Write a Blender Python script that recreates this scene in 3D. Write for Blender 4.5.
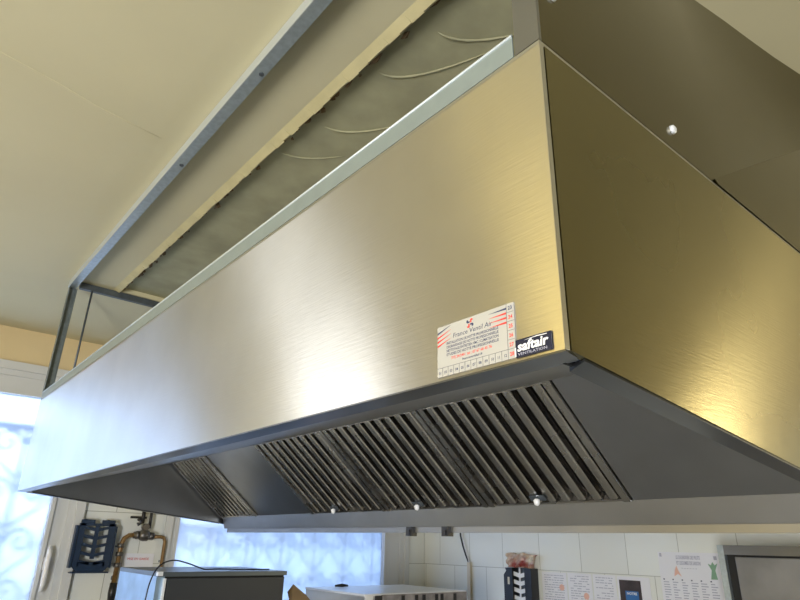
import bpy, bmesh, math, random
from mathutils import Vector, Matrix
random.seed(7)
for o in list(bpy.data.objects): bpy.data.objects.remove(o)
SC = bpy.context.scene
COL = SC.collection
K = 0.7          # metres per survey unit
EYE = 1.8        # camera height; survey z is measured from the eye
def W(x, y, z): return Vector((K*x, K*y, K*z + EYE))

# ------------------------------------------------------------------ camera
cd = bpy.data.cameras.new('camera'); cam = bpy.data.objects.new('camera', cd); COL.objects.link(cam)
cd.sensor_width = 36; cd.lens = 36*600/800; cd.clip_start = .02
right = Vector((0.76501488, -0.64363499, 0.02205069)); down = Vector((0.25890045, 0.27601353, -0.92562794)); fwd = Vector((0.58968024, 0.71382808, 0.37779184))
m = Matrix((( right.x, -down.x, -fwd.x, 0), (right.y, -down.y, -fwd.y, 0), (right.z, -down.z, -fwd.z, EYE), (0, 0, 0, 1)))
cam.matrix_world = m
SC.camera = cam
SC.view_settings.view_transform = 'Standard'; SC.view_settings.look = 'None'
SC.view_settings.gamma = 1; SC.view_settings.use_curve_mapping = False
SC.view_settings.exposure = -0.1

# ------------------------------------------------------------------ world and lights
w = bpy.data.worlds.new('sky'); SC.world = w; w.use_nodes = True
w.node_tree.nodes['Background'].inputs[0].default_value = (.42, .62, 1, 1)
w.node_tree.nodes['Background'].inputs[1].default_value = 2.0
def area(name, p, target, sx, sy, e, col):
    l = bpy.data.lights.new(name, 'AREA'); l.shape = 'RECTANGLE'; l.size = sx*K; l.size_y = sy*K; l.energy = e; l.color = col
    o = bpy.data.objects.new(name, l); COL.objects.link(o); o.location = W(*p)
    o.rotation_euler = (W(*target) - W(*p)).to_track_quat('-Z', 'Y').to_euler(); return o
# daylight outside the two windows of the far wall
area('daylight_outside_door', (.0, 8.6, 1.9), (.1, 6.1, .5), 2.0, .9, 70, (.86, .94, 1))
area('daylight_outside_window', (3.6, 9.2, .6), (3.6, 6.1, -.3), 1.7, 1.2, 24, (.55, .72, 1))
# unseen sources: far-wall window, two added fill lights, slim window at right
area('daylight_far_window', (-2.93, 6.02, .15), (-2.6, 0, .1), 1.36, 2.9, 26, (.97, .98, 1))
area('gold_reflection_fill', (-3.95, 2.9, .3), (0, 2.6, .5), 1.6, 2.2, 24, (1, .73, .20))  # added warm light, placed for the gold reflection on the hood front
area('tile_wall_fill', (-3.9, -1.2, -.7), (3.5, 2.6, -.2), 2.2, 1.8, 330, (.98, .99, 1))  # added fill behind the camera to brighten the tiled wall
area('daylight_kitchen_window', (5.45, -1.45, .1), (1.3, .3, .2), .26, 1.7, 15, (1, .84, .5))

# ------------------------------------------------------------------ materials
def mat(name, col, rough=.5, metal=0, noise=0, nscale=8, bump=0, bscale=60, spec=.5, aniso=0, stretch=None, coat=0, col2=None, rnoise=0):
    m = bpy.data.materials.new(name); m.use_nodes = True; nt = m.node_tree; b = nt.nodes['Principled BSDF']
    b.inputs['Base Color'].default_value = (*col, 1); b.inputs['Roughness'].default_value = rough
    b.inputs['Metallic'].default_value = metal; b.inputs['Specular IOR Level'].default_value = spec
    if coat: b.inputs['Coat Weight'].default_value = coat
    tc = nt.nodes.new('ShaderNodeTexCoord')
    def nz(scale, st=None):
        n = nt.nodes.new('ShaderNodeTexNoise'); n.inputs['Scale'].default_value = scale; n.inputs['Detail'].default_value = 4
        mp = nt.nodes.new('ShaderNodeMapping')
        if st: mp.inputs['Scale'].default_value = st
        nt.links.new(tc.outputs['Object'], mp.inputs[0]); nt.links.new(mp.outputs[0], n.inputs['Vector']); return n
    n = nz(nscale)
    r = nt.nodes.new('ShaderNodeMixRGB')
    c2 = col2 or tuple(c*(1-noise) for c in col)
    r.inputs[1].default_value = (*c2, 1); r.inputs[2].default_value = (*col, 1)
    rp = nt.nodes.new('ShaderNodeMapRange'); rp.inputs[1].default_value = .35; rp.inputs[2].default_value = .65
    nt.links.new(n.outputs['Fac'], rp.inputs[0]); nt.links.new(rp.outputs[0], r.inputs[0]); nt.links.new(r.outputs[0], b.inputs['Base Color'])
    if rnoise:
        n3 = nz(nscale*.6); mr = nt.nodes.new('ShaderNodeMapRange'); mr.inputs[1].default_value = .3; mr.inputs[2].default_value = .7
        mr.inputs[3].default_value = rough-rnoise; mr.inputs[4].default_value = rough+rnoise
        nt.links.new(n3.outputs['Fac'], mr.inputs[0]); nt.links.new(mr.outputs[0], b.inputs['Roughness'])
    if bump:
        n2 = nz(bscale, stretch); bp = nt.nodes.new('ShaderNodeBump'); bp.inputs['Strength'].default_value = bump; bp.inputs['Distance'].default_value = .002
        nt.links.new(n2.outputs['Fac'], bp.inputs['Height']); nt.links.new(bp.outputs[0], b.inputs['Normal'])
    if aniso:
        b.inputs['Anisotropic'].default_value = aniso
        tg = nt.nodes.new('ShaderNodeTangent'); tg.direction_type = 'UV_MAP'; tg.uv_map = 'brush'
        nt.links.new(tg.outputs[0], b.inputs['Tangent'])
    return m
M = {}
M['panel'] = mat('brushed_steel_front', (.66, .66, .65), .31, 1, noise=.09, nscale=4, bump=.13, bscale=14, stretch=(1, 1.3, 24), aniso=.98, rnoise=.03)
M['side'] = mat('steel_side_reflected_tint', (.29, .26, .14), .27, 1, noise=.06, nscale=3, bump=.13, bscale=14, stretch=(1.3, 1, 24), aniso=.98, rnoise=.03)  # yellow room reflection is put into the steel's base colour
M['clad'] = mat('steel_casing_reflected_tint', (.15, .13, .065), .15, 1, noise=.10, nscale=2, bump=.08, bscale=5, rnoise=.05)  # dark olive reflections of the room are put into the base colour
M['steel'] = mat('stainless_steel', (.60, .60, .59), .32, 1, noise=.12, nscale=5, bump=.1, bscale=12, stretch=(1, .8, 12))
M['steel_dark'] = mat('dull_grey_steel', (.29, .295, .30), .42, 1, noise=.12, nscale=5, bump=.06, bscale=8)
M['fridge'] = mat('cloudy_brushed_door_steel', (.30, .30, .30), .5, .8, noise=.25, nscale=4)
M['rim'] = mat('darkened_folded_steel', (.19, .20, .215), .30, 1, noise=.1, nscale=4)  # dark underside reflections put into the rims' colour; also fridge frame
M['frontpaint'] = mat('reflection_darkening_wall', (.11, .135, .18), .6)
M['steel_in'] = mat('stainless_steel_inner', (.56, .57, .59), .28, 1, noise=.15, nscale=4, bump=.12, bscale=6)
M['filter'] = mat('greasy_filter_steel', (.74, .71, .66), .25, 1, noise=.10, nscale=10, bump=.05, bscale=22, rnoise=.08)
M['galv'] = mat('galvanised_steel', (.50, .57, .60), .45, .75, noise=.15, nscale=60)
M['galv_edge'] = mat('zinc_edge_highlight', (.50, .54, .54), .5, .4)  # bright edges put into a paler zinc colour
M['galv_pale'] = mat('pale_galvanised_profile', (.27, .32, .31), .5, .4, noise=.06, nscale=30)
M['stud'] = mat('darker_galvanised_stud', (.20, .23, .23), .5, .5, noise=.2, nscale=50)  # galvanised steel in a darker tone for the post
M['rear'] = mat('shaded_baffle_steel', (.10, .095, .09), .38, 1, noise=.2, nscale=12)  # shade of the gaps is put into the rear baffles' colour
M['dark_galv'] = mat('dark_galvanised_steel', (.12, .14, .16), .5, .6, noise=.2, nscale=40)
M['black'] = mat('black_plastic', (.012, .012, .014), .4)
M['gasket'] = mat('black_rubber', (.008, .008, .008), .6)
M['paint'] = mat('cream_ceiling_paint', (.585, .535, .345), .75, noise=.06, nscale=1.6, bump=.9, bscale=4)
M['yellow'] = mat('yellow_wall_paint', (.70, .56, .32), .7, noise=.07, nscale=3, bump=.2, bscale=20)
M['edge'] = mat('yellowed_plaster_edge', (.60, .53, .29), .75, noise=.12, nscale=14, bump=.5, bscale=30)
M['rough'] = mat('bare_trowelled_render', (.38, .365, .225), .85, noise=.22, nscale=7, bump=1, bscale=6)
M['debris'] = mat('broken_plaster_debris', (.22, .15, .08), .9, noise=.4, nscale=40)
M['floor'] = mat('dark_floor_tiles', (.26, .265, .27), .4, noise=.2, nscale=6)
M['pvc'] = mat('white_window_pvc', (.62, .63, .63), .35)
M['white'] = mat('white_plastic', (.8, .8, .8), .35)
M['paper'] = mat('white_paper', (.80, .80, .84), .6)
M['sticker'] = mat('glossy_white_sticker', (.42, .41, .37), .25)
M['navy'] = mat('navy_blue_plate', (.010, .014, .035), .25)
M['ink'] = mat('dark_blue_ink', (.03, .04, .10), .5)
M['red'] = mat('red_ink', (.62, .04, .03), .5)
M['grey_ink'] = mat('pale_grey_print', (.42, .42, .50), .6)
M['grid'] = mat('grey_grid_ink', (.13, .13, .14), .6)
M['green'] = mat('leek_green_print', (.22, .38, .25), .6)
M['orange'] = mat('orange_print', (.80, .48, .38), .6)
M['blue_plastic'] = mat('dark_blue_plastic', (.011, .028, .065), .35)
M['brass'] = mat('painted_brass_pipe', (.27, .16, .06), .4, .4, noise=.3, nscale=30)
M['valve'] = mat('cast_valve_metal', (.16, .15, .14), .4, .8)
M['card'] = mat('brown_cardboard', (.30, .20, .10), .8, noise=.2, nscale=20)
M['oven'] = mat('dark_grey_enamel', (.028, .032, .038), .4)
M['ovtop'] = mat('dark_steel_top', (.10, .12, .14), .35, .6)
M['blue_reflection'] = mat('blue_reflection_steel', (.36, .50, .66), .35, .7, noise=.25, nscale=8)  # blue reflection on the stainless oven side, put into its colour
M['bright_steel'] = mat('bright_steel_trim', (.85, .87, .9), .3, .3)
M['beige'] = mat('beige_conduit_plastic', (.62, .56, .44), .5)
M['iron'] = mat('weathered_iron_paint', (.16, .19, .26), .6)
M['photo'] = mat('dark_photo_print', (.07, .05, .045), .4, noise=.5, nscale=20)
M['screen'] = mat('blue_printed_panel', (.04, .16, .42), .4)
M['outside'] = mat('pale_outside_ground', (.5, .5, .5), .9)
M['bagred'] = mat('crumpled_printed_wrapper', (.66, .60, .48), .35, nscale=11, col2=(.30, .06, .05), bump=.5, bscale=30)
M['wood'] = mat('grey_printed_panel', (.30, .28, .28), .5, noise=.5, nscale=16)

def tile_mat(name, ux):
    """white wall tiles laid in half bond, joints in the wall's own plane"""
    m = mat(name, (.78, .78, .72), .18); nt = m.node_tree; b = nt.nodes['Principled BSDF']
    geo = nt.nodes.new('ShaderNodeNewGeometry'); sp = nt.nodes.new('ShaderNodeSeparateXYZ'); cb = nt.nodes.new('ShaderNodeCombineXYZ')
    nt.links.new(geo.outputs['Position'], sp.inputs[0])
    off = -3.194 if ux == 1 else -(2.0*K - .17675)
    a = nt.nodes.new('ShaderNodeMath'); a.operation = 'ADD'; a.inputs[1].default_value = off
    z = nt.nodes.new('ShaderNodeMath'); z.operation = 'ADD'; z.inputs[1].default_value = -(EYE - .21*K)
    nt.links.new(sp.outputs[ux], a.inputs[0]); nt.links.new(sp.outputs[2], z.inputs[0])
    nt.links.new(a.outputs[0], cb.inputs[0]); nt.links.new(z.outputs[0], cb.inputs[1])
    br = nt.nodes.new('ShaderNodeTexBrick'); nt.links.new(cb.outputs[0], br.inputs['Vector'])
    br.inputs['Color1'].default_value = (.76, .77, .72, 1); br.inputs['Color2'].default_value = (.80, .81, .75, 1)
    br.inputs['Mortar'].default_value = (.42, .42, .36, 1); br.inputs['Scale'].default_value = 1
    br.inputs['Mortar Size'].default_value = .0022; br.inputs['Brick Width'].default_value = .3535; br.inputs['Row Height'].default_value = .30
    nt.links.new(br.outputs['Color'], b.inputs['Base Color'])
    return m
M['tile_back'] = tile_mat('white_tiles_back', 1); M['tile_far'] = tile_mat('white_tiles_far', 0)

def pane_mat(name, col):
    m = bpy.data.materials.new(name); m.use_nodes = True; nt = m.node_tree
    for n in list(nt.nodes): nt.nodes.remove(n)
    o = nt.nodes.new('ShaderNodeOutputMaterial'); t = nt.nodes.new('ShaderNodeBsdfTranslucent'); d = nt.nodes.new('ShaderNodeBsdfGlossy'); mx = nt.nodes.new('ShaderNodeMixShader')
    t.inputs[0].default_value = (*col, 1); d.inputs['Roughness'].default_value = .25; mx.inputs[0].default_value = .06
    nt.links.new(t.outputs[0], mx.inputs[1]); nt.links.new(d.outputs[0], mx.inputs[2]); nt.links.new(mx.outputs[0], o.inputs[0]); return m
M['pane'] = pane_mat('frosted_glass', (.9, .94, 1))

# ------------------------------------------------------------------ mesh helpers (survey units)
def V(*a): return Vector(a)
class MB:
    def __init__(s): s.v = []; s.f = []; s.sm = []
    def add(s, vs, fs, smooth=False):
        n = len(s.v); s.v += [Vector(a) for a in vs]; s.f += [tuple(i+n for i in f) for f in fs]; s.sm += [smooth]*len(fs); return s
    def box(s, x0, x1, y0, y1, z0, z1):
        return s.add([(x0,y0,z0),(x1,y0,z0),(x1,y1,z0),(x0,y1,z0),(x0,y0,z1),(x1,y0,z1),(x1,y1,z1),(x0,y1,z1)],
                     [(0,3,2,1),(4,5,6,7),(0,1,5,4),(1,2,6,5),(2,3,7,6),(3,0,4,7)])
    def prism(s, poly, d):
        """poly: 3d points of a flat outline, thickened by vector d"""
        poly = [Vector(p) for p in poly]; n = len(poly); d = Vector(d)
        return s.add(poly + [p+d for p in poly], [tuple(range(n-1,-1,-1)), tuple(range(n, 2*n))] + [(i, (i+1)%n, n+(i+1)%n, n+i) for i in range(n)])
    def tube(s, pts, r, seg=10, close=True):
        pts = [Vector(p) for p in pts]; rings = []; up = None
        for i, p in enumerate(pts):
            d = (pts[min(i+1, len(pts)-1)] - pts[max(i-1, 0)]).normalized()
            if up is None: up = d.orthogonal().normalized()
            a = (up - d*up.dot(d)).normalized(); b = d.cross(a); up = a
            rr = r[i] if isinstance(r, (list, tuple)) else r
            rings.append([p + (a*math.cos(2*math.pi*k/seg) + b*math.sin(2*math.pi*k/seg))*rr for k in range(seg)])
        vs = [q for g in rings for q in g]
        fs = [(i*seg+k, i*seg+(k+1)%seg, (i+1)*seg+(k+1)%seg, (i+1)*seg+k) for i in range(len(pts)-1) for k in range(seg)]
        s.add(vs, fs, True)
        if close: s.add([], [])
        if close:
            n = len(s.v) - len(vs); s.f += [tuple(n+k for k in range(seg-1,-1,-1)), tuple(n+len(vs)-seg+k for k in range(seg))]; s.sm += [False]*2
        return s
    def build(s, name, mt, parent=None, brush=(0,1,0), bev=0):
        me = bpy.data.meshes.new(name)
        base = Vector(parent['_o']) if parent is not None else Vector((0,0,0))
        me.from_pydata([(p-base)*K for p in s.v], [], s.f); me.update()
        bm = bmesh.new(); bm.from_mesh(me); bmesh.ops.recalc_face_normals(bm, faces=bm.faces)
        if bev: bmesh.ops.bevel(bm, geom=list(bm.edges), offset=bev*K, segments=2, affect='EDGES', profile=.6)
        bm.to_mesh(me); bm.free()
        if not bev:
            for p, q in zip(me.polygons, s.sm): p.use_smooth = q
        # UV layer whose U runs across the brushing
        uv = me.uv_layers.new(name='brush'); br = Vector(brush)
        for p in me.polygons:
            n = p.normal; b = (br - n*br.dot(n))
            b = b.normalized() if b.length > .05 else n.orthogonal().normalized()
            u = n.cross(b)
            for li in p.loop_indices:
                c = me.vertices[me.loops[li].vertex_index].co; uv.data[li].uv = (c.dot(u), c.dot(b))
        me.materials.append(mt)
        o = bpy.data.objects.new(name, me); COL.objects.link(o)
        if parent is not None: o.parent = parent; o['_o'] = parent['_o']
        else: o.location = (0, 0, EYE); o['_o'] = (0.,0.,0.)
        return o
def tag(o, label=None, cat=None, group=None, kind=None):
    if label: o['label'] = label
    if cat: o['category'] = cat
    if group: o['group'] = group
    if kind: o['kind'] = kind
    return o
def thing(name, loc, label, cat, group=None):
    o = bpy.data.objects.new(name, None); COL.objects.link(o); o.location = W(*loc); o['_o'] = tuple(float(a) for a in loc); o.empty_display_size = .05
    return tag(o, label, cat, group)
def struct(name, mb, mt, parent=None):
    o = mb.build(name, mt, parent)
    if parent is None: o['kind'] = 'structure'
    return o
def text(name, s, p, r, u, h, mt, parent, width=None, align='LEFT', bold=0, shear=0):
    """flat lettering: p is the lower left (or middle) point, r and u its right and up directions, h the capital height, all in survey units"""
    c = bpy.data.curves.new(name, 'FONT'); c.body = s; c.size = 1; c.align_x = align; c.offset = bold; c.extrude = .004; c.shear = shear; c.resolution_u = 2
    t = bpy.data.objects.new('tmp', c); COL.objects.link(t); bpy.context.view_layer.update()
    me = bpy.data.meshes.new_from_object(t.evaluated_get(bpy.context.evaluated_depsgraph_get())); bpy.data.objects.remove(t)
    sx = sy = h/.7
    if width:
        xs = [v.co.x for v in me.vertices]; sx = width/max(1e-6, max(xs)-min(xs))
    base = Vector(parent['_o']) if parent is not None else Vector((0,0,0)); r = Vector(r); u = Vector(u); n = r.cross(u)
    for v in me.vertices:
        q = Vector(p) + r*v.co.x*sx + u*v.co.y*sy + n*v.co.z*h; v.co = (q-base)*K
    me.materials.clear(); me.materials.append(mt)
    o = bpy.data.objects.new(name, me); COL.objects.link(o); o.parent = parent; return o

# ------------------------------------------------------------------ room shell
CZ = 1.72; XW = 5.549; YW = 6.1; X0 = -4.0; Y0 = -3.0; FL = -EYE/K
RX0, RX1, RY0, RY1, RD = 1.04, 2.5, .7, 4.56, .12       # recess broken into the ceiling above the hood
c = MB()
c.box(X0, RX0, Y0, YW, CZ, CZ+.3); c.box(RX1, XW, Y0, YW, CZ, CZ+.3); c.box(RX0, RX1, Y0, RY0, CZ, CZ+.3); c.box(RX0, RX1, RY1, YW, CZ, CZ+.3)
struct('ceiling', c, M['paint'])
struct('trim_1', MB().box(RX0, RX1, RY0, RY1, CZ+.035, CZ+.2), M['rough'])['label'] = 'bare grey trowelled render above the hood'
struct('floor', MB().box(X0, XW, Y0, YW, FL-.1, FL), M['floor'])
struct('wall_right', MB().box(XW, XW+.2, Y0, YW+.2, FL, 1.0), M['tile_back'])
struct('wall_right', MB().box(XW, XW+.2, Y0, YW+.2, 1.0, CZ+.3), M['yellow'])
struct('wall_left', MB().box(X0-.2, X0, Y0, YW+.2, FL, CZ+.3), M['yellow'])
struct('wall_front', MB().box(X0-.2, XW+.2, Y0-.2, Y0, .9, CZ+.3), M['yellow'])
struct('wall_front', MB().box(X0-.2, XW+.2, Y0-.2, Y0, FL, .9), M['frontpaint'])  # unseen lower band, coloured dark for the reflections inside the hood
# far wall with its two openings
WA = (-1.3, 1.43, -1.3, 1.37); WB = (2.24, 5.2, -1.2, 1.0); HB = 1.42
f = MB()
f.box(X0-.2, WA[0], YW, YW+.2, FL, HB); f.box(WA[1], WB[0], YW, YW+.2, FL, HB); f.box(WA[0], WA[1], YW, YW+.2, WA[3], HB)
f.box(WA[0], WA[1], YW, YW+.2, FL, WA[2]); f.box(WB[1], XW+.2, YW, YW+.2, FL, HB); f.box(WB[0], WB[1], YW, YW+.2, FL, WB[2]); f.box(WB[0], WB[1], YW, YW+.2, WB[3], HB)
struct('wall_back', f, M['tile_far'])
struct('wall_back', MB().box(X0-.2, XW+.2, YW, YW+.2, HB, CZ+.3), M['yellow'])
# yellowed lip of plaster along the edge of the recess, with crumbling debris
lip = MB(); N = 60
for i in range(N):
    y0 = RY0 + (RY1-RY0)*i/N; y1 = RY0 + (RY1-RY0)*(i+1)/N
    e = RX0 + .005*random.uniform(-1, 1)
    lip.prism([(.985, y0, CZ), (e-.01, y0, CZ-.014), (e+.004, y0, CZ+.04), (.985, y0, CZ+.04)], (0, y1-y0, 0))
struct('trim_2', lip, M['edge'])['label'] = 'yellowed plaster lip along the bare strip'
deb = MB()
for i in range(70):
    y = random.uniform(RY0+.2, RY1); r = random.uniform(.006, .02); x = RX0 + random.uniform(-.005, .03)
    vs = [(x + r*random.uniform(.5, 1.2)*a, y + 2.0*r*random.uniform(.5, 1.3)*b, CZ + .015 + r*.9*cc) for a, b, cc in ((1,0,0),(-1,0,0),(0,1,0),(0,-1,0),(0,0,1.6),(0,0,-1))]
    deb.add(vs, [(0,2,4),(2,1,4),(1,3,4),(3,0,4),(2,0,5),(1,2,5),(3,1,5),(0,3,5)])
struct('trim_3', deb, M['debris'])['label'] = 'crumbled plaster fragments along the broken ceiling edge'
# trowel ridges left in the render
rd = MB()
for i in range(5):
    y = .85 + i*.36 + random.uniform(-.08, .08); x = random.uniform(1.06, 1.16); a = random.uniform(.3, 1.0)
    pts = [(x + .028*k, y - a*.007*k*k, CZ+.034) for k in range(10)]
    rd.tube(pts, [.001, .004, .006, .005, .006, .004, .005, .004, .003, .001], 6)
struct('trim_4', rd, M['rough'])['label'] = 'raised trowel ridges in the bare render'
# fine crack across the cream ceiling
cr = MB(); 
cr.tube([(-.5, 2.30, CZ), (-.06, 2.373, CZ), (.15, 2.41, CZ), (.3, 2.452, CZ), (.445, 2.473, CZ), (.6, 2.49, CZ)], [.002, .004, .003, .004, .003, .001], 6)
struct('trim_6', cr, M['paint'])['label'] = 'fine raised crack line across the cream ceiling'

# window frames and panes
def window(n, a, inner, label_handle=False):
    x0, x1, z0, z1 = a; g0, g1, gz1 = inner
    fr = MB()
    fr.box(x0, x0+.09, YW-.03, YW+.10, z0, z1); fr.box(x1-.09, x1, YW-.03, YW+.10, z0, z1); fr.box(x0+.09, x1-.09, YW-.03, YW+.10, z1-.08, z1); fr.box(x0+.09, x1-.09, YW-.03, YW+.10, z0, z0+.08)
    fr.box(x0-.04, x0+.03, YW-.05, YW-.03, z0, z1+.04); fr.box(x1-.03, x1+.04, YW-.05, YW-.03, z0, z1+.04); fr.box(x0+.03, x1-.03, YW-.05, YW-.03, z1-.03, z1+.04)
    o = struct('window_%d' % n, fr, M['pvc'])
    sh = MB()
    xa, xb, za, zb = x0+.09, x1-.09, z0+.08, z1-.08
    sh.box(xa, g0, YW-.015, YW+.06, za, zb); sh.box(g1, xb, YW-.015, YW+.06, za, zb); sh.box(g0, g1, YW-.015, YW+.06, gz1, zb); sh.box(g0, g1, YW-.015, YW+.06, za, za+.1)
    sh.box(g0-.03, g0, YW-.038, YW-.012, za+.07, gz1+.03); sh.box(g1, g1+.03, YW-.038, YW-.012, za+.07, gz1+.03); sh.box(g0, g1, YW-.038, YW-.012, gz1, gz1+.03)
    sh.build('sash', M['pvc'], o)
    MB().box(g0, g1, YW+.02, YW+.03, za+.1, gz1).build('pane', M['pane'], o)
    return o
w1 = window(1, WA, (-1.07, 1.20, 1.135))
w2 = window(2, WB, (2.335, 4.86, .80))
hd = MB(); hd.box(1.235, 1.275, YW-.05, YW-.015, -.26, -.16)
hd.tube([(1.255, YW-.05, -.12), (1.256, YW-.075, -.09), (1.256, YW-.085, -.13), (1.256, YW-.09, -.24), (1.256, YW-.085, -.36), (1.256, YW-.07, -.42)], [.014, .018, .02, .02, .018, .012], 10)
hd.build('handle', M['white'], w1)

# wrought iron grilles outside
def spiral(cx, cz, r, turns, a0, sgn, y):
    return [(cx + sgn*r*(1-t*.82)*math.cos(a0 + turns*2*math.pi*t), y, cz + r*(1-t*.82)*math.sin(a0 + turns*2*math.pi*t)) for t in [k/26 for k in range(27)]]
def grille(x0, x1, step, zt, zb, label):
    g = thing('window_grille', ((x0+x1)/2, YW+.10, zb), label, 'grille')
    y = YW+.10; br = MB(); scs = MB(); rl = MB(); n = max(1, round((x1-x0)/step))
    for z in (zt, zb): MB().box(x0, x1, y-.015, y+.015, z-.02, z+.02).build('rail', M['iron'], g)
    for i in range(n+1):
        x = x0 + (x1-x0)*i/n
        MB().box(x-.012, x+.012, y-.012, y+.012, zb, zt).build('bar', M['iron'], g)
        if i == n: break
        c = x + (x1-x0)/n/2; w_ = (x1-x0)/n
        z = zt - .13
        while z > zb+.1:
            for sg in (-1, 1):
                scs.tube(spiral(c + sg*w_*.25, z, w_*.21, 1.25, 0 if sg < 0 else 0, sg, y), .011, 6)
                scs.tube([(c + sg*w_*.04, y, z), (c + sg*w_*.10, y, z-.12), (c + sg*w_*.30, y, z-.20), (c + sg*w_*.46, y, z-.27)], .010, 6)
            z -= .38
    scs.build('scrolls', M['iron'], g)
grille(2.3, 5.1, .40, .14, -1.2, 'dark scrolled iron grille blurred behind the frosted window under the hood')
grille(-1.2, 1.4, .48, .9, -1.3, 'dark scrolled iron grille blurred behind the bright window at left')
struct('trim_5', MB().box(-6, 10, YW+.6, YW+9, FL-.3, FL-.2), M['outside'])['label'] = 'pale ground outside'

# ------------------------------------------------------------------ extractor hood
HX0, HX1, HY0, HY1, HT = .70, 2.14, .476, 4.60, .832
def zb(x): return .263 - .105*(x-.7)
H = thing('extractor_hood', (1.4, 2.5, .06), 'long stainless steel extractor hood hanging across the kitchen', 'hood')
p = MB(); p.prism([(HX0, HY0, zb(HX0)), (HX0, HY1, zb(HX0)), (HX0, HY1, HT), (HX0, HY0, HT)], (.012, 0, 0))
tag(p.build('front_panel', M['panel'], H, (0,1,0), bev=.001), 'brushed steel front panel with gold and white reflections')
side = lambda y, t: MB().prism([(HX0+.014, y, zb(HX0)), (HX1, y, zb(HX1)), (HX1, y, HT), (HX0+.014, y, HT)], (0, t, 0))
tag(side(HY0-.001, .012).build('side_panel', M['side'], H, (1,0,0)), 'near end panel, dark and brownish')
side(HY1-.012, .012).build('side_panel', M['steel_in'], H, (1,0,0))
MB().box(HX0, HX1, HY0, HY1, HT, HT+.008).build('top_panel', M['steel'], H)
# folded rims
e = .001
MB().prism([(HX0, HY0, zb(HX0)-.003), (HX0+.055, HY0+.012, zb(HX0)-.003), (HX0+.055, HY1-.012, zb(HX0)-.003), (HX0, HY1, zb(HX0)-.003)], (0, 0, .0028)).build('front_rim', M['rim'], H)
for y, s in ((HY0, 1), (HY1, -1)):
    MB().prism([(HX0+.05, y+.003*s, zb(HX0+.05)-2*e), (HX1-.07, y+.003*s, zb(HX1-.07)-2*e), (HX1-.07, y+.047*s, zb(HX1-.07)-2*e), (HX0+.075, y+.047*s, zb(HX0+.075)-2*e)], (0, 0, .008)).build('side_rim', M['rim'], H, (1,0,0))
MB().box(HX0+.05, HX0+.085, HY0+.036, HY0+.041, zb(HX0)-.004, zb(HX0)+.004).build('rim_gap', M['gasket'], H)  # black strip stands in for the shaded gap between the rims
# sloping baffle between front rim and filter bank, gutter and back panel
FB = V(2.07, 0, .165); FT = V(1.63, 0, .53); S = (FT-FB).normalized(); NN = V(-S.z*-1, 0, 0)
L = (FT-FB).length; S = (FT-FB)/L; NN = V(-S.z, 0, S.x)     # NN points down and forward, out of the filter face
MB().prism([(HX0+.055, HY0+.012, zb(HX0)), (HX0+.055, HY1-.012, zb(HX0)), (1.62, HY1-.012, .515), (1.62, HY0+.012, .515)], (-.002, 0, .01)).build('baffle_panel', M['steel'], H)
gt = MB(); gt.prism([(2.095, HY0+.012, .085), (2.07, HY0+.012, .165), (2.076, HY0+.012, .167), (2.10, HY0+.012, .093), (2.125, HY0+.012, .093), (2.125, HY0+.012, .085)], (0, HY1-HY0-.065, 0))
gt.build('gutter', M['steel_dark'], H)
MB().box(2.125, HX1, HY0, HY1-.04, .058, HT).build('back_panel', M['steel_dark'], H)
FI = [(1.185, 1.845), (1.855, 2.555), (2.565, 3.275), (3.98, 4.56)]
BL = [(HY0+.012, 1.18), (3.285, 3.97), (4.565, HY1-.012)]
def fp(s, y, n): return FB + S*s + NN*n + V(0, y, 0)
for a, b in BL:
    MB().prism([fp(0, a, 0), fp(0, b, 0), fp(L+.02, b, 0), fp(L+.02, a, 0)], -NN*.01).build('blank_panel', M['steel_in'], H, tuple(S))
MB().prism([fp(L, HY0+.012, -.06), fp(L, HY1-.012, -.06), fp(0, HY1-.012, -.06), fp(0, HY0+.012, -.06)], -NN*.01).build('filter_shade_backing', M['gasket'], H)  # black sheet stands in for the deep shade behind the filters

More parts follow.
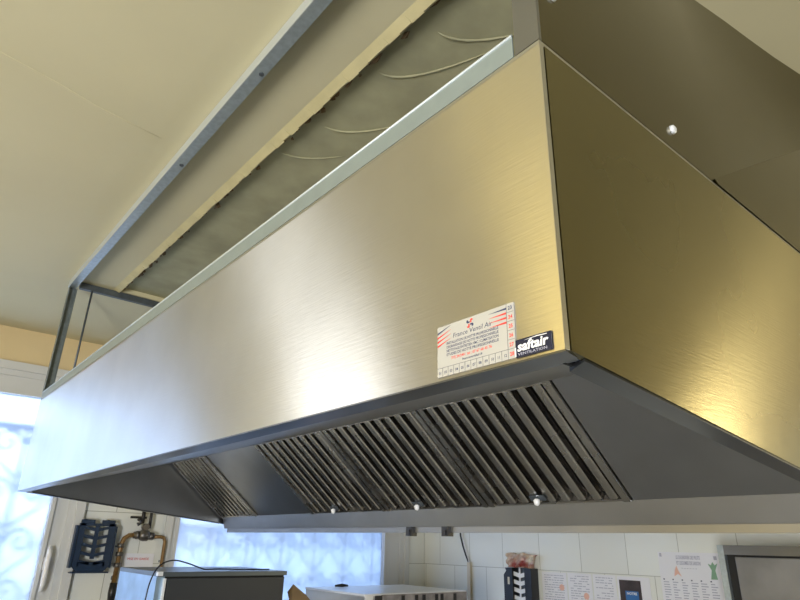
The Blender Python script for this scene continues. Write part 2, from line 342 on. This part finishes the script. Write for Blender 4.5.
labels = ['steel baffle grease filter nearest the camera beside the triangular blank panel', 'steel baffle grease filter, second from the near end of the hood',
          'steel baffle grease filter right beside the wide dark blank panel', 'small far steel baffle grease filter at the left end of the hood']
for (a, b), lb in zip(FI, labels):
    F = thing('grease_filter', tuple(fp(0, (a+b)/2, 0)), lb, 'filter', 'baffle grease filters in the hood')
    fr = MB(); t = .028
    for (s0, s1, y0, y1) in ((.004, L, a, a+t), (.004, L, b-t, b), (.004, .014, a+t, b-t), (L-.016, L, a+t, b-t)):
        k_ = .012 if s1-s0 > .1 else .007
        fr.prism([fp(s0, y0, k_), fp(s0, y1, k_), fp(s1, y1, k_), fp(s1, y0, k_)], -NN*.04)
    fr.build('frame', M['filter'], F, tuple(S))
    n = 9; w_ = (b-a-2*t)/n; sl = MB(); bk = MB()
    for i in range(n):
        c = a + t + w_*(i+.5)
        # front channel: shallow U whose flat faces the room
        hw = w_*.27
        prof = [(c-hw, -.020), (c-hw, .004), (c-hw+.006, .009), (c+hw-.006, .009), (c+hw, .004), (c+hw, -.020), (c+hw-.004, -.020), (c+hw-.004, .003), (c-hw+.004, .003), (c-hw+.004, -.020)]
        sl.prism([fp(.018, y, k) for y, k in prof], S*(L-.032))
        cb = a + t + w_*i; hb = w_*.30
        if i: bk.prism([fp(.02, y, k) for y, k in [(cb-hb, -.034), (cb+hb, -.034), (cb+hb, -.014), (cb+hb-.004, -.014), (cb+hb-.004, -.030), (cb-hb+.004, -.030), (cb-hb+.004, -.014), (cb-hb, -.014)]], S*(L-.036))
    sl.build('front_baffles', M['filter'], F, tuple(S)); bk.build('rear_baffles', M['rear'], F, tuple(S))
    if b < 3.5:
        yc = {1.845: 1.564, 2.555: 2.278, 3.275: 2.99}[b]
        k = MB(); k.prism([fp(.035, yc-.035, .012), fp(.035, yc+.035, .012), fp(.06, yc+.035, .012), fp(.06, yc-.035, .012)], NN*.006)
        k.tube([fp(.055, yc, .015), fp(.045, yc, .032)], .006, 8); hdl = k.build('latch', M['dark_galv'], F)
        q = MB(); q.tube([fp(.052, yc, .022), fp(.048, yc, .026), fp(.036, yc, .036), fp(.030, yc, .038)], [.006, .013, .011, .003], 12); q.build('knob', M['white'], F)['label'] = 'white knob'
# bolts below the rim
for y in (2.436, 2.178):
    g = MB(); g.box(2.105, 2.14, y-.022, y+.022, .042, .085); g.box(2.098, 2.11, y-.010, y+.010, .046, .07)
    tag(g.build('clip', M['black'], H), 'small black clip')

# pale channel along the top front edge
ch = MB(); ch.prism([(.70, .535, .842), (.70, .535, .895), (.703, .535, .895), (.703, .535, .846), (.76, .535, .846), (.76, .535, .842)], (0, 4.055, 0))
Tc = thing('top_channel', (.73, 2.5, .842), 'pale grey-green metal channel lying along the top front edge of the hood', 'metal profile')
ch.build('channel', M['galv_pale'], Tc); MB().tube([(.7, .535, .8935), (.7, 4.59, .8935)], .0035, 6).build('edge_highlight', M['galv_edge'], Tc)['label'] = 'bright edge highlight'  # highlight along the channel's edge, made as a paler strip

# steel casing between hood and ceiling at the near end
Cc = thing('hood_casing', (1.4, .5, HT+.01), 'dark reflective steel casing rising from the near end of the hood to the ceiling', 'duct casing')
y0 = HY0
MB().prism([(.70, y0, HT+.01), (.70, .53, HT+.01), (.70, .53, CZ), (.70, y0, CZ)], (.008, 0, 0)).build('return_panel', M['steel_dark'], Cc)['label'] = 'narrow lighter return strip'
q = MB(); xs_ = [.708, 1.0, 1.3, 1.5, 1.686, 1.85, 2.0, 2.16, 2.33, 2.6]; of = [0, .03, .045, .062, .049, .022, .0, -.025, -.056, -.10]
vs = []; fs = []; nz_ = 7
for k_ in range(nz_):
    t_ = k_/(nz_-1)
    for x, d in zip(xs_, of): vs.append((x, y0 + d*t_*t_, HT+.01 + (CZ-HT-.01)*t_))
nv = len(vs); vs += [(x, y+.01, z) for x, y, z in vs]; nx = len(xs_)
for k_ in range(nz_-1):
    for i in range(nx-1): a = k_*nx+i; fs += [(a, a+1, a+nx+1, a+nx), (nv+a, nv+a+nx, nv+a+nx+1, nv+a+1)]
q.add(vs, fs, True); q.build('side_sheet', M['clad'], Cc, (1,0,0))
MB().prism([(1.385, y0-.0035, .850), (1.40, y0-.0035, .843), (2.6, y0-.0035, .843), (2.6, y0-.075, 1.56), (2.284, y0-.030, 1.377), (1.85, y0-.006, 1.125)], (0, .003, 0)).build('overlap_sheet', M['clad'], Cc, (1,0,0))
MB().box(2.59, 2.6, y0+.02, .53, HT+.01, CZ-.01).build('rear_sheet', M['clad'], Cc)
for x, z in ((1.195, .900), (.755, .985)):
    k = MB(); k.tube([(x, y0+.002, z), (x, y0-.006, z), (x, y0-.009, z)], [.012, .010, .004], 12); k.build('rivet', M['bright_steel'], Cc)

# hanging metal frame
Fm = thing('suspension_frame', (.73, 4.58, .9), 'galvanised metal frame of rail, post and rod hung from the ceiling above the hood', 'metal frame')
r = MB(); r.prism([(.70, .56, CZ), (.70, .56, CZ-.055), (.745, .56, CZ-.055), (.745, .56, CZ), (.741, .56, CZ), (.741, .56, CZ-.050), (.704, .56, CZ-.050), (.704, .56, CZ)], (0, 4.04, 0)); r.build('ceiling_rail', M['galv'], Fm)
MB().box(.695, .700, .56, 4.6, CZ-.056, CZ-.002).build('lit_face_strip', M['galv_edge'], Fm)['label'] = 'bright strip for the lit outer face'  # rail's brightly lit left face, made as a paler strip
r = MB(); r.box(.70, .755, 4.595, 4.60, .90, CZ-.055); r.box(.70, .704, 4.56, 4.60, .90, CZ-.055); r.box(.751, .755, 4.575, 4.60, .90, CZ-.055); r.build('post', M['stud'], Fm)['label'] = 'upright metal stud'
r = MB(); r.box(.765, 2.12, 4.565, 4.60, CZ-.05, CZ-.004); r.build('cross_bar', M['dark_galv'], Fm)['label'] = 'dark cross bar'
r = MB(); r.tube([(.85, 4.57, CZ-.05), (.85, 4.57, .842)], .007, 8); r.build('threaded_rod', M['dark_galv'], Fm)['label'] = 'thin dark threaded rod'
for y in (1.75, 2.55): MB().tube([(.728, y, CZ-.054), (.728, y, CZ-.060)], .010, 8).build('screw', M['dark_galv'], Fm)

# ------------------------------------------------------------------ sticker and maker's plate on the front panel
SX = HX0 - .003; R_ = (0, -1, 0); U_ = (0, 0, 1)
St = thing('service_sticker', (SX, .737, .268), 'white service company sticker with red and blue stripes on the hood front', 'sticker')
def quad(mb, y0, z0, y1, z1, x, t=.0015): return mb.box(x-t, x, min(y0,y1), max(y0,y1), min(z0,z1), max(z0,z1))
sy0, sy1, sz0, sz1 = .737, .5635, .2685, .360      # left, right, bottom, top
q = MB(); quad(q, sy0, sz0, sy1, sz1, HX0-.0005, .002); q.build('sheet', M['sticker'], St)
xs = HX0 - .0026
g = MB(); cy = .5775; cz = .284
quad(g, sy0, cz, cy, cz+.0006, xs, .0004); quad(g, cy, sz0, cy+.0006, sz1, xs, .0004)
for i in range(1, 12): y = sy0 + (cy-sy0)*i/12; quad(g, y, sz0, y+.0006, cz, xs, .0004)
for i in range(1, 6): z = sz0 + (sz1-sz0)*i/6; quad(g, cy, z, sy1, z+.0006, xs, .0004)
g.build('grid_lines', M['grid'], St)
for i in range(12):
    y = sy0 + (cy-sy0)*(i+.5)/12; text('month_number', '%02d' % (i+1), (xs, y, sz0+.005), R_, U_, .0046, M['ink'], St, align='CENTER', bold=.02)
for i, s in enumerate(('28', '27', '26', '25', '24', '23')):
    z = sz0 + (sz1-sz0)*(i+.5)/6; text('year_number', s, (xs, (cy+sy1)/2, z-.003), R_, U_, .006, M['ink'] if i == 5 else M['red'], St, align='CENTER', bold=.03)
mid = .656
text('company_name', 'France Ventil Air', (xs, mid-.002, .3325), R_, U_, .0085, M['ink'], St, width=.090, align='CENTER', shear=.15)
for i, s in enumerate(('INSTALLATION DE HOTTE PROFESSIONNELLE', 'DEGRAISSAGE DE HOTTE PROFESSIONNELLE', 'NETTOYAGE ENTRETIEN VMC / CLIMATISATION', 'ETUDES DE HOTTE PROFESSIONNELLE')):
    text('service_line', s, (xs, mid-.001, .3235-.0068*i), R_, U_, .0046, M['ink'], St, width=.118, align='CENTER', bold=.02)
text('phone_line', '7/7J 24/24H  tel : 07 67 68 45 76', (xs, mid+.001, .2955), R_, U_, .0046, M['red'], St, width=.092, align='CENTER', bold=.02)
text('web_line', 'franceventilair.fr', (xs, mid-.002, .2885), R_, U_, .0040, M['ink'], St, width=.046, align='CENTER', bold=.02)
for i in range(4):
    for a, b, s in ((sy0-.0005, sy0-.034, 1), (cy+.001, cy+.038, -1)):
        zc = (.3475 if s > 0 else .3525) - .0078*i
        m_ = MB(); d = (0, 0, 0)
        m_.prism([(xs, a, zc-.0016), (xs, a, zc+.0016), (xs, b, zc+(.010 if s > 0 else 0))], (-.0005, 0, 0)); m_.build('stripe', M['ink'] if i == 0 else M['red'], St)
lg = MB()
for k in range(4):
    a = math.pi/2*k; ca, sa = math.cos(a), math.sin(a)
    P_ = [(0.0008, .0008), (.0008, .0068), (.0035, .0080), (.0062, .0068), (.0062, .0046), (.0035, .0046), (.0035, .0008)]
    l2 = MB(); l2.prism([(xs, .6575-(x*ca-y*sa), .3490+(x*sa+y*ca)) for x, y in P_], (-.0005, 0, 0)); l2.build('emblem_blade', M['red'] if k % 2 == 0 else M['ink'], St)
Pl = thing('maker_plate', (SX, .53, .266), 'small navy plate reading saftair in white at the hood corner', 'name plate')
q = MB(); quad(q, .5628, .2665, .4965, .2955, HX0-.0005, .003); q.build('plate', M['navy'], Pl, bev=.001)
xp = HX0-.0038
text('maker_name', 'saftair', (xp, .531, .2765), R_, U_, .0145, M['white'], Pl, width=.058, align='CENTER', bold=.03, shear=.12)
text('maker_subtitle', 'VENTILATION', (xp, .531, .2695), R_, U_, .0042, M['grey_ink'], Pl, width=.054, align='CENTER')
sw = MB(); sw.prism([(xp, .545, .2915), (xp, .520, .2935), (xp, .503, .2925), (xp, .503, .2915), (xp, .520, .2922)], (-.0005, 0, 0)); sw.build('swoosh', M['white'], Pl)
br = MB(); quad(br, .5625, .2685, .5612, .283, xp); br.build('bracket_mark', M['white'], Pl)

# ------------------------------------------------------------------ far wall equipment
# blue rack
Rk = thing('plastic_rack', (1.59, YW, -.27), 'dark blue slotted plastic rack hanging on the tiled pier between windows', 'rack')
yr = YW-.10; x0, x1, z0, z1 = 1.44, 1.74, -.27, .145; cx = (x0+x1)/2
fr = MB(); 
fr.box(x0, x0+.05, yr, yr+.02, z0+.04, z1-.03); fr.box(x1-.055, x1, yr, yr+.02, z0+.04, z1-.03); fr.box(cx-.016, cx+.016, yr, yr+.02, z0+.1, z1-.05)
fr.box(x0+.01, cx-.03, yr, yr+.02, z1-.05, z1); fr.box(cx+.03, x1-.01, yr, yr+.02, z1-.05, z1); fr.box(cx-.03, cx+.03, yr, yr+.02, z1-.05, z1-.03)
for i in range(5):
    zc = z1 - .07 - .068*i
    for s in (-1, 1):
        fr.prism([(cx+s*.016, yr, zc-.012-.012), (cx+s*.098, yr, zc-.004), (cx+s*.098, yr, zc+.020), (cx+s*.016, yr, zc+.002)], (0, .02, 0))
fr.box(x0+.04, x1-.04, yr, yr+.02, z0+.0, z0+.075)
fr.prism([(x0, yr, z0+.04), (x0+.04, yr, z0), (x0+.04, yr, z0+.04)], (0, .02, 0)); fr.prism([(x1, yr, z0+.04), (x1-.04, yr, z0+.04), (x1-.04, yr, z0)], (0, .02, 0))
fr.build('slotted_front', M['blue_plastic'], Rk)
bd = MB(); bd.box(x0-.025, x0-.005, yr-.01, YW-.01, z0+.03, z1-.05); bd.box(x1+.003, x1+.012, yr-.01, YW-.01, z0+.03, z1-.05); bd.box(x0-.005, x1+.003, yr-.01, YW-.01, z0-.012, z0-.002); bd.build('tray', M['blue_plastic'], Rk)
for s in (-.09, .09): MB().tube([(cx+s, YW-.001, z1+.0), (cx+s, yr+.01, z1-.005)], .008, 8).build('hook', M['dark_galv'], Rk)
# gas pipework
Gp = thing('gas_pipe', (1.99, YW-.07, -.9), 'brass gas pipework with valve on the tiled pier beside the blue rack', 'pipe')
yp = YW-.075
g = MB(); g.tube([(1.815, yp, -2.2), (1.815, yp, -.30)], .022, 12); g.tube([(1.815, yp, -.30), (1.82, yp, -.05), (1.835, yp, .0), (1.87, yp, .025), (1.93, yp, .03)], .020, 12); g.build('riser', M['brass'], Gp)
g = MB(); g.tube([(2.08, yp, .02), (2.16, yp, .02), (2.19, yp, .012), (2.205, yp, -.02), (2.205, yp, -1.0)], .016, 12); g.build('outlet_pipe', M['brass'], Gp)
g = MB(); g.tube([(1.91, yp, .03), (1.93, yp, .03), (1.931, yp, .03), (1.955, yp, .03)], [.030, .030, .036, .036], 6); g.tube([(1.955, yp, .03), (1.975, yp, .03), (2.005, yp, .03), (2.04, yp, .025), (2.05, yp, .025)], [.028, .045, .052, .045, .028], 14); g.tube([(2.05, yp, .025), (2.09, yp, .022)], .034, 6)
g.tube([(2.005, yp, .03), (2.005, yp, .10)], .028, 12); g.tube([(2.005, yp-.03, .10), (2.005, yp+.03, .10)], .03, 10); g.build('valve_body', M['valve'], Gp)
g = MB(); g.tube([(1.97, yp, .13), (1.97, yp, .26)], .017, 10); g.tube([(2.04, yp, .09), (2.04, yp, .28)], .014, 10); g.box(1.86, 2.0, yp-.012, yp+.012, .17, .19); g.tube([(1.93, yp, .12), (1.965, yp, .14), (1.93, yp, .17)], .018, 8); g.build('lever', M['black'], Gp)
for z in (-.06, -.13, -.22): MB().tube([(1.816, yp, z-.018), (1.816, yp, z+.018)], .030, 6).build('coupling', M['valve'], Gp)
for z in (-.40, -.62): MB().tube([(1.815, yp, z-.10), (1.815, yp, z-.04), (1.815, yp, z+.04)], [.028, .034, .03], 10).build('sleeve', M['black'], Gp)
for bb in ((1.805, 1.825, yp, YW-.001, -.34, -.31), (2.0, 2.01, yp, YW-.001, .02, .04), (2.2, 2.21, yp, YW-.001, -.2, -.18), (1.772, 1.80, yp, yp+.01, -.075, -.06)): MB().box(*bb).build('wall_clamp', M['dark_galv'], Gp)
Sg = thing('notice_sheet', (2.01, YW-.005, -.5), 'white notice with red heading behind the gas pipe', 'notice')
MB().box(1.875, 2.15, YW-.006, YW-.002, -.55, -.125).build('sheet', M['paper'], Sg)
text('heading', 'MISE EN GARDE', (2.01, YW-.008, -.18), (1,0,0), (0,0,1), .020, M['red'], Sg, width=.19, align='CENTER')

# ------------------------------------------------------------------ tiled wall papers, rack, fridge
XT = XW
def sheet(name, ya, yb, zt, label, cat, group=None, h=.42, mt='paper'):
    t = thing(name, (XT-.004, (ya+yb)/2, zt-h), label, cat, group)
    MB().box(XT-.005, XT-.002, yb, ya, zt-h, zt).build('sheet', M[mt], t); return t
def rows(t, ya, yb, zt, n, dz, seed, ink='grey_ink'):
    rg = random.Random(seed); b = MB()
    for i in range(n):
        y = ya - .02; z = zt - dz*i
        while y > yb + .03:
            l = rg.uniform(.015, .05); l = min(l, y-yb-.02)
            if rg.random() < .85: b.box(XT-.0065, XT-.005, y-l, y, z-dz*.3, z)
            y -= l + .008
    b.build('print', M[ink], t)
t = sheet('paper_sheet', 4.29, 3.99, -.225, 'leftmost pinned white paper, next to the black rack', 'paper', 'papers in a row on the tiled wall'); rows(t, 4.28, 4.0, -.25, 14, .022, 1)
m_ = MB(); m_.tube([(XT-.006, 4.05, -.36), (XT-.007, 4.05, -.36)], .03, 12); m_.build('red_mark', M['orange'], t)
t = sheet('paper_sheet', 3.975, 3.70, -.222, 'middle white printed paper of the row of three on the tiles', 'paper', 'papers in a row on the tiled wall'); rows(t, 3.965, 3.71, -.245, 14, .022, 2)
m_ = MB(); m_.tube([(XT-.006, 3.77, -.42), (XT-.007, 3.77, -.42)], .03, 12); m_.build('red_mark', M['orange'], t)
t = sheet('paper_sheet', 3.685, 3.44, -.222, 'rightmost white printed paper, touching the dark photo print', 'paper', 'papers in a row on the tiled wall'); rows(t, 3.675, 3.45, -.245, 14, .022, 3)
t = sheet('photo_print', 3.425, 3.10, -.225, 'dark photo print with a blue panel on the tiled wall', 'picture')
MB().box(XT-.0065, XT-.005, 3.19, 3.405, -.64, -.255).build('image', M['photo'], t); MB().box(XT-.008, XT-.0065, 3.22, 3.35, -.62, -.345).build('blue_panel', M['screen'], t)
text('caption', 'NOTRE', (XT-.009, 3.285, -.375), R_, U_, .02, M['white'], t, width=.10, align='CENTER', bold=.03)
t = sheet('wall_calendar', 2.99, 2.45, -.006, 'large white seasonal produce calendar beside the steel refrigerator', 'calendar', h=.75)
text('title', 'LE CALENDRIER DES FRUITS', (XT-.007, 2.72, -.06), R_, U_, .028, M['grey_ink'], t, width=.21, align='CENTER', bold=.03)
text('title', 'ET LEGUMES DE SAISON', (XT-.007, 2.72, -.105), R_, U_, .028, M['grey_ink'], t, width=.21, align='CENTER', bold=.03)
text('subtitle', '- - - - - -', (XT-.007, 2.72, -.14), R_, U_, .02, M['ink'], t, width=.13, align='CENTER')
rg = random.Random(5)
for c_ in range(6):
    b = MB()
    y = 2.965 - c_*.082
    for r_ in range(24):
        l = rg.uniform(.03, .06); z = -.245 - r_*.020; b.box(XT-.0065, XT-.005, y-l, y, z-.007, z)
    b.build('month_table', M['grey_ink'], t)
for c_ in range(6): MB().box(XT-.0065, XT-.005, 2.965-c_*.082-.012, 2.965-c_*.082, -.232, -.222).build('month_head', M['ink'], t)
b = MB(); b.prism([(XT-.006, 2.545, -.21), (XT-.006, 2.53, -.14), (XT-.006, 2.555, -.09), (XT-.006, 2.53, -.10), (XT-.006, 2.515, -.075), (XT-.006, 2.50, -.10), (XT-.006, 2.475, -.085), (XT-.006, 2.50, -.14), (XT-.006, 2.49, -.21)], (-.001, 0, 0)); b.build('leek_drawing', M['green'], t)
b = MB(); b.prism([(XT-.006, 2.86, -.20), (XT-.006, 2.85, -.15), (XT-.006, 2.83, -.115), (XT-.006, 2.82, -.15), (XT-.006, 2.795, -.20), (XT-.006, 2.825, -.18)], (-.001, 0, 0)); b.build('carrot_drawing', M['orange'], t)
b = MB(); b.box(XT-.0065, XT-.005, 2.955, 2.975, -.045, -.015); b.build('corner_mark', M['grey_ink'], t); MB().box(XT-.0065, XT-.005, 2.475, 2.50, -.06, -.03).build('corner_mark', M['grey_ink'], t)

# black rack with white rungs on the tiles
Kr = thing('bottle_rack', (XT-.06, 4.52, -1.1), 'tall black wall rack with pale slotted centre on the white tiles', 'rack')
xa = XT-.13
b = MB()
for ya, yb in ((4.70, 4.585), (4.42, 4.335)):
    b.prism([(xa, ya, -1.1), (xa, yb, -1.1), (xa, yb, -.2), (xa, ya, -.2)] if yb < 4.4 else [(xa, ya, -1.1), (xa, yb, -1.1), (xa, yb, -.2), (xa, ya-.02, -.2), (xa, ya-.035, -.23), (xa, ya, -.27)], (.12, 0, 0))
b.box(xa, xa+.12, 4.42, 4.585, -1.1, -1.05); b.build('side_rail', M['black'], Kr)
b = MB(); b.box(xa+.03, xa+.04, 4.50, 4.515, -1.05, -.2)
for i in range(11): z = -.235 - i*.075; b.prism([(xa+.028, 4.585, z), (xa+.028, 4.50, z-.02), (xa+.028, 4.42, z), (xa+.028, 4.42, z-.04), (xa+.028, 4.50, z-.06), (xa+.028, 4.585, z-.04)], (.012, 0, 0))
b.build('rungs', M['white'], Kr)
b = MB(); b.box(xa+.10, xa+.12, 4.42, 4.585, -1.05, -.2); b.build('back_plate', M['dark_galv'], Kr)
b = MB(); b.box(xa-.004, xa, 4.62, 4.645, -.36, -.29); b.build('label', M['beige'], Kr)
Bg = MB(); rg = random.Random(3); n, mm = 12, 7
vs = []
for i in range(n):
    for j in range(mm):
        y = 4.69 - .34*i/(n-1); z = -.195 + .13*j/(mm-1)
        sq = 1 + .25*(j/(mm-1)); y = 4.52 + (y-4.52)*sq*.92
        vs.append((XT-.07 + rg.uniform(-.022, .022), y + rg.uniform(-.008, .008), z + rg.uniform(-.008, .01) + .01*math.sin(i*1.1)*j/(mm-1)))
for i in range(n):
    for j in range(mm):
        v = vs[i*mm+j]; vs.append((v[0]+.03+rg.uniform(0, .012), v[1], v[2]))
o_ = n*mm; fs = []
for i in range(n-1):
    for j in range(mm-1):
        a = i*mm+j; fs += [(a, a+1, a+mm+1, a+mm), (o_+a, o_+a+mm, o_+a+mm+1, o_+a+1)]
for i in range(n-1): fs += [(i*mm, (i+1)*mm, o_+(i+1)*mm, o_+i*mm), (i*mm+mm-1, o_+i*mm+mm-1, o_+(i+1)*mm+mm-1, (i+1)*mm+mm-1)]
for j in range(mm-1): fs += [(j, o_+j, o_+j+1, j+1), ((n-1)*mm+j, (n-1)*mm+j+1, o_+(n-1)*mm+j+1, o_+(n-1)*mm+j)]
Bg.add(vs, fs); tag(Bg.build('food_packet', M['bagred'], None), 'crumpled red and white food packet standing on the black rack', 'packet')
# conduit with loose wires
Cn = thing('wire_conduit', (XT-.02, 5.31, -1.6), 'slim beige vertical conduit with loose wires on the white tiles', 'conduit')
MB().box(XT-.035, XT-.002, 5.29, 5.335, -2.4, -.17).build('conduit', M['beige'], Cn)
for i, (dy, rr) in enumerate(((0, .007), (.03, .009))):
    MB().tube([(XT-.02, 5.315+dy*.3, -.17), (XT-.025, 5.33+dy, -.10), (XT-.03, 5.37+dy, .0), (XT-.02, 5.42+dy, .12), (XT-.015, 5.43+dy, .5)], rr, 8).build('wire', M['black'] if i else M['white'], Cn)

# tall steel refrigerator
Fx = 4.95
Fr = thing('steel_refrigerator', (Fx+.3, 1.5, FL), 'tall brushed steel refrigerator with recessed door at the right edge', 'refrigerator')
k = Fx/5.549; fy1 = 2.46*k; fy0 = .6; fz = .058*k
b = MB(); b.box(Fx+.06, XT-.01, fy0, fy1, FL+.15, fz); b.build('cabinet', M['steel_dark'], Fr)
b = MB(); b.box(Fx, Fx+.06, fy1-.045, fy1, FL+.15, fz); b.build('side_frame', M['galv'], Fr)['label'] = 'pale left edge strip'
b = MB(); b.box(Fx, Fx+.06, fy0, fy1-.045, fz-.065, fz); b.box(Fx, Fx+.06, fy0, fy0+.045, FL+.15, fz-.065); b.box(Fx, Fx+.06, fy0+.045, fy1-.045, FL+.15, FL+.25); b.build('door_frame', M['rim'], Fr)
b = MB(); b.box(Fx+.04, Fx+.06, fy0+.045, fy1-.045, FL+.25, fz-.065); b.build('gasket', M['gasket'], Fr)
dr = MB().box(Fx-.01, Fx+.04, fy0+.06, fy1-.12, FL+.27, fz-.078).build('door', M['fridge'], Fr, bev=.006)
hh = MB(); hh.tube([(Fx-.03, fy0+.12, -1.3), (Fx-.05, fy0+.12, -1.28), (Fx-.05, fy0+.12, -.9), (Fx-.005, fy0+.12, -.88)], .012, 8); hh.build('handle', M['black'], dr)
for yy in (fy0+.1, fy1-.1):
    for xx in (Fx+.1, XT-.1): MB().tube([(xx, yy, FL), (xx, yy, FL+.15)], .03, 10).build('foot', M['steel'], Fr)

# ------------------------------------------------------------------ appliances below the hood
Ov = thing('combi_oven', (1.9, 4.3, FL), 'tall dark oven with steel edged top below the far end of the hood', 'oven')
ox0, ox1, oy0, oy1, oz = 1.455, 2.346, 4.0, 4.74, -.185
MB().box(ox0, ox1, oy0, oy1, oz-.026, oz).build('top', M['ovtop'], Ov)
b = MB().box(ox0+.05, ox1-.012, oy0+.02, oy1, FL+.2, oz-.026).build('body', M['gasket'], Ov)
b = MB().box(ox0+.06, ox1-.02, oy0-.004, oy0+.02, FL+.35, oz-.036); dd = b.build('door', M['oven'], Ov, bev=.004)
MB().tube([(ox1-.1, oy0-.03, -.9), (ox1-.1, oy0-.03, -1.5)], .012, 8).build('handle', M['bright_steel'], dd)
MB().box(ox0+.04, ox0+.052, oy0-.006, oy0+.02, FL+.35, oz-.036).build('door_edge', M['bright_steel'], Ov)['label'] = 'bright vertical trim'
MB().box(ox0-.002, ox0+.028, oy0-.004, oy0+.03, oz-.022, oz+.002).build('corner_cap', M['bright_steel'], Ov)
b = MB().box(ox0, ox0+.05, oy0+.02, oy1, FL+.2, oz-.026); b.build('side_panel', M['blue_reflection'], Ov)['label'] = 'bluish reflective side panel'
for xx in (ox0+.1, ox1-.1):
    for yy in (oy0+.1, oy1-.1): MB().tube([(xx, yy, FL), (xx, yy, FL+.2)], .03, 10).build('foot', M['steel'], Ov)
cb = [(1.40, 4.0, -1.0), (1.395, 4.0, -.6), (1.40, 4.0, -.38), (1.42, 4.02, -.24), (1.47, 4.05, -.155), (1.56, 4.08, -.122), (1.66, 4.1, -.137), (1.76, 4.1, -.168), (1.80, 4.1, -.176), (1.90, 4.1, -.174), (2.05, 4.1, -.178), (2.20, 4.1, -.178), (2.26, 4.1, -.178)]
def smooth(p, n=6):
    o = []
    for i in range(len(p)-1):
        a, b, c, d = [Vector(p[max(0, min(len(p)-1, j))]) for j in (i-1, i, i+1, i+2)]
        for k in range(n):
            t = k/n; o.append(.5*((2*b) + (c-a)*t + (2*a-5*b+4*c-d)*t*t + (3*b-a-3*c+d)*t*t*t))
    return o + [Vector(p[-1])]
tag(MB().tube(smooth(cb), .0045, 8).build('power_cable', M['black'], None), 'thin black cable arching over the top of the dark oven', 'cable')

Ct = thing('countertop_unit', (3.55, 4.4, -1.1), 'pale steel topped unit with printed front panel below the hood', 'appliance')
cx0, cx1, cy0, cy1, cz = 3.03, 4.11, 4.0, 4.83, -.35
MB().box(cx0, cx1, cy0+.004, cy1, -1.0, cz-.015).build('body', M['steel'], Ct)
MB().box(cx0-.004, cx1+.004, cy0, cy1+.004, cz-.015, cz).build('top', M['bright_steel'], Ct)
MB().box(cx0+.10, cx0+.16, cy0-.012, cy0+.004, -1.0, cz-.012).build('dark_strip', M['black'], Ct)
MB().box(cx0, cx0+.07, cy0-.012, cy0+.004, -1.0, cz-.004).build('corner_post', M['white'], Ct)
pn = MB().box(cx0+.16, cx1, cy0-.014, cy0+.004, -1.0, cz-.008).build('printed_panel', M['wood'], Ct)
for x in (3.38, 3.52, 3.60, 3.74, 3.80, 3.95): MB().box(x, x+.03, cy0-.02, cy0-.014, -.42, cz-.016).build('dark_figure', M['black'], pn)
tag(MB().tube([(3.25, 4.72, cz+.012), (3.31, 4.70, cz+.016), (3.37, 4.70, cz+.012)], [.008, .014, .008], 8).build('spoon_rest', M['black'], None), 'small dark object lying on the pale steel unit', 'utensil')
# work table that carries both
Tb = thing('work_table', (3.3, 4.4, FL), 'stainless steel work table below the hood', 'table')
MB().box(2.42, 4.4, 3.9, 4.95, -1.06, -1.0).build('top', M['steel'], Tb)
for xx in (2.47, 4.35):
    for yy in (3.95, 4.9): MB().box(xx-.025, xx+.025, yy-.025, yy+.025, FL, -1.06).build('leg', M['steel'], Tb)
Bx = thing('cardboard_box', (2.62, 4.3, -1.0), 'open brown cardboard box with raised flap right of the dark oven', 'box')
b = MB(); b.box(2.45, 2.46, 4.1, 4.6, -1.0, -.40); b.box(2.80, 2.81, 4.1, 4.6, -1.0, -.45); b.box(2.46, 2.80, 4.1, 4.11, -1.0, -.42); b.box(2.46, 2.80, 4.59, 4.6, -1.0, -.42); b.box(2.46, 2.80, 4.11, 4.59, -1.0, -.99); b.build('carton', M['card'], Bx)
b = MB(); b.prism([(2.46, 4.1, -.42), (2.66, 4.1, -.42), (2.60, 4.14, -.35), (2.50, 4.16, -.28), (2.45, 4.15, -.33)], (.004, .008, 0)); b.build('flap', M['card'], Bx)

for o in list(bpy.data.objects):
    if '_o' in o: del o['_o']
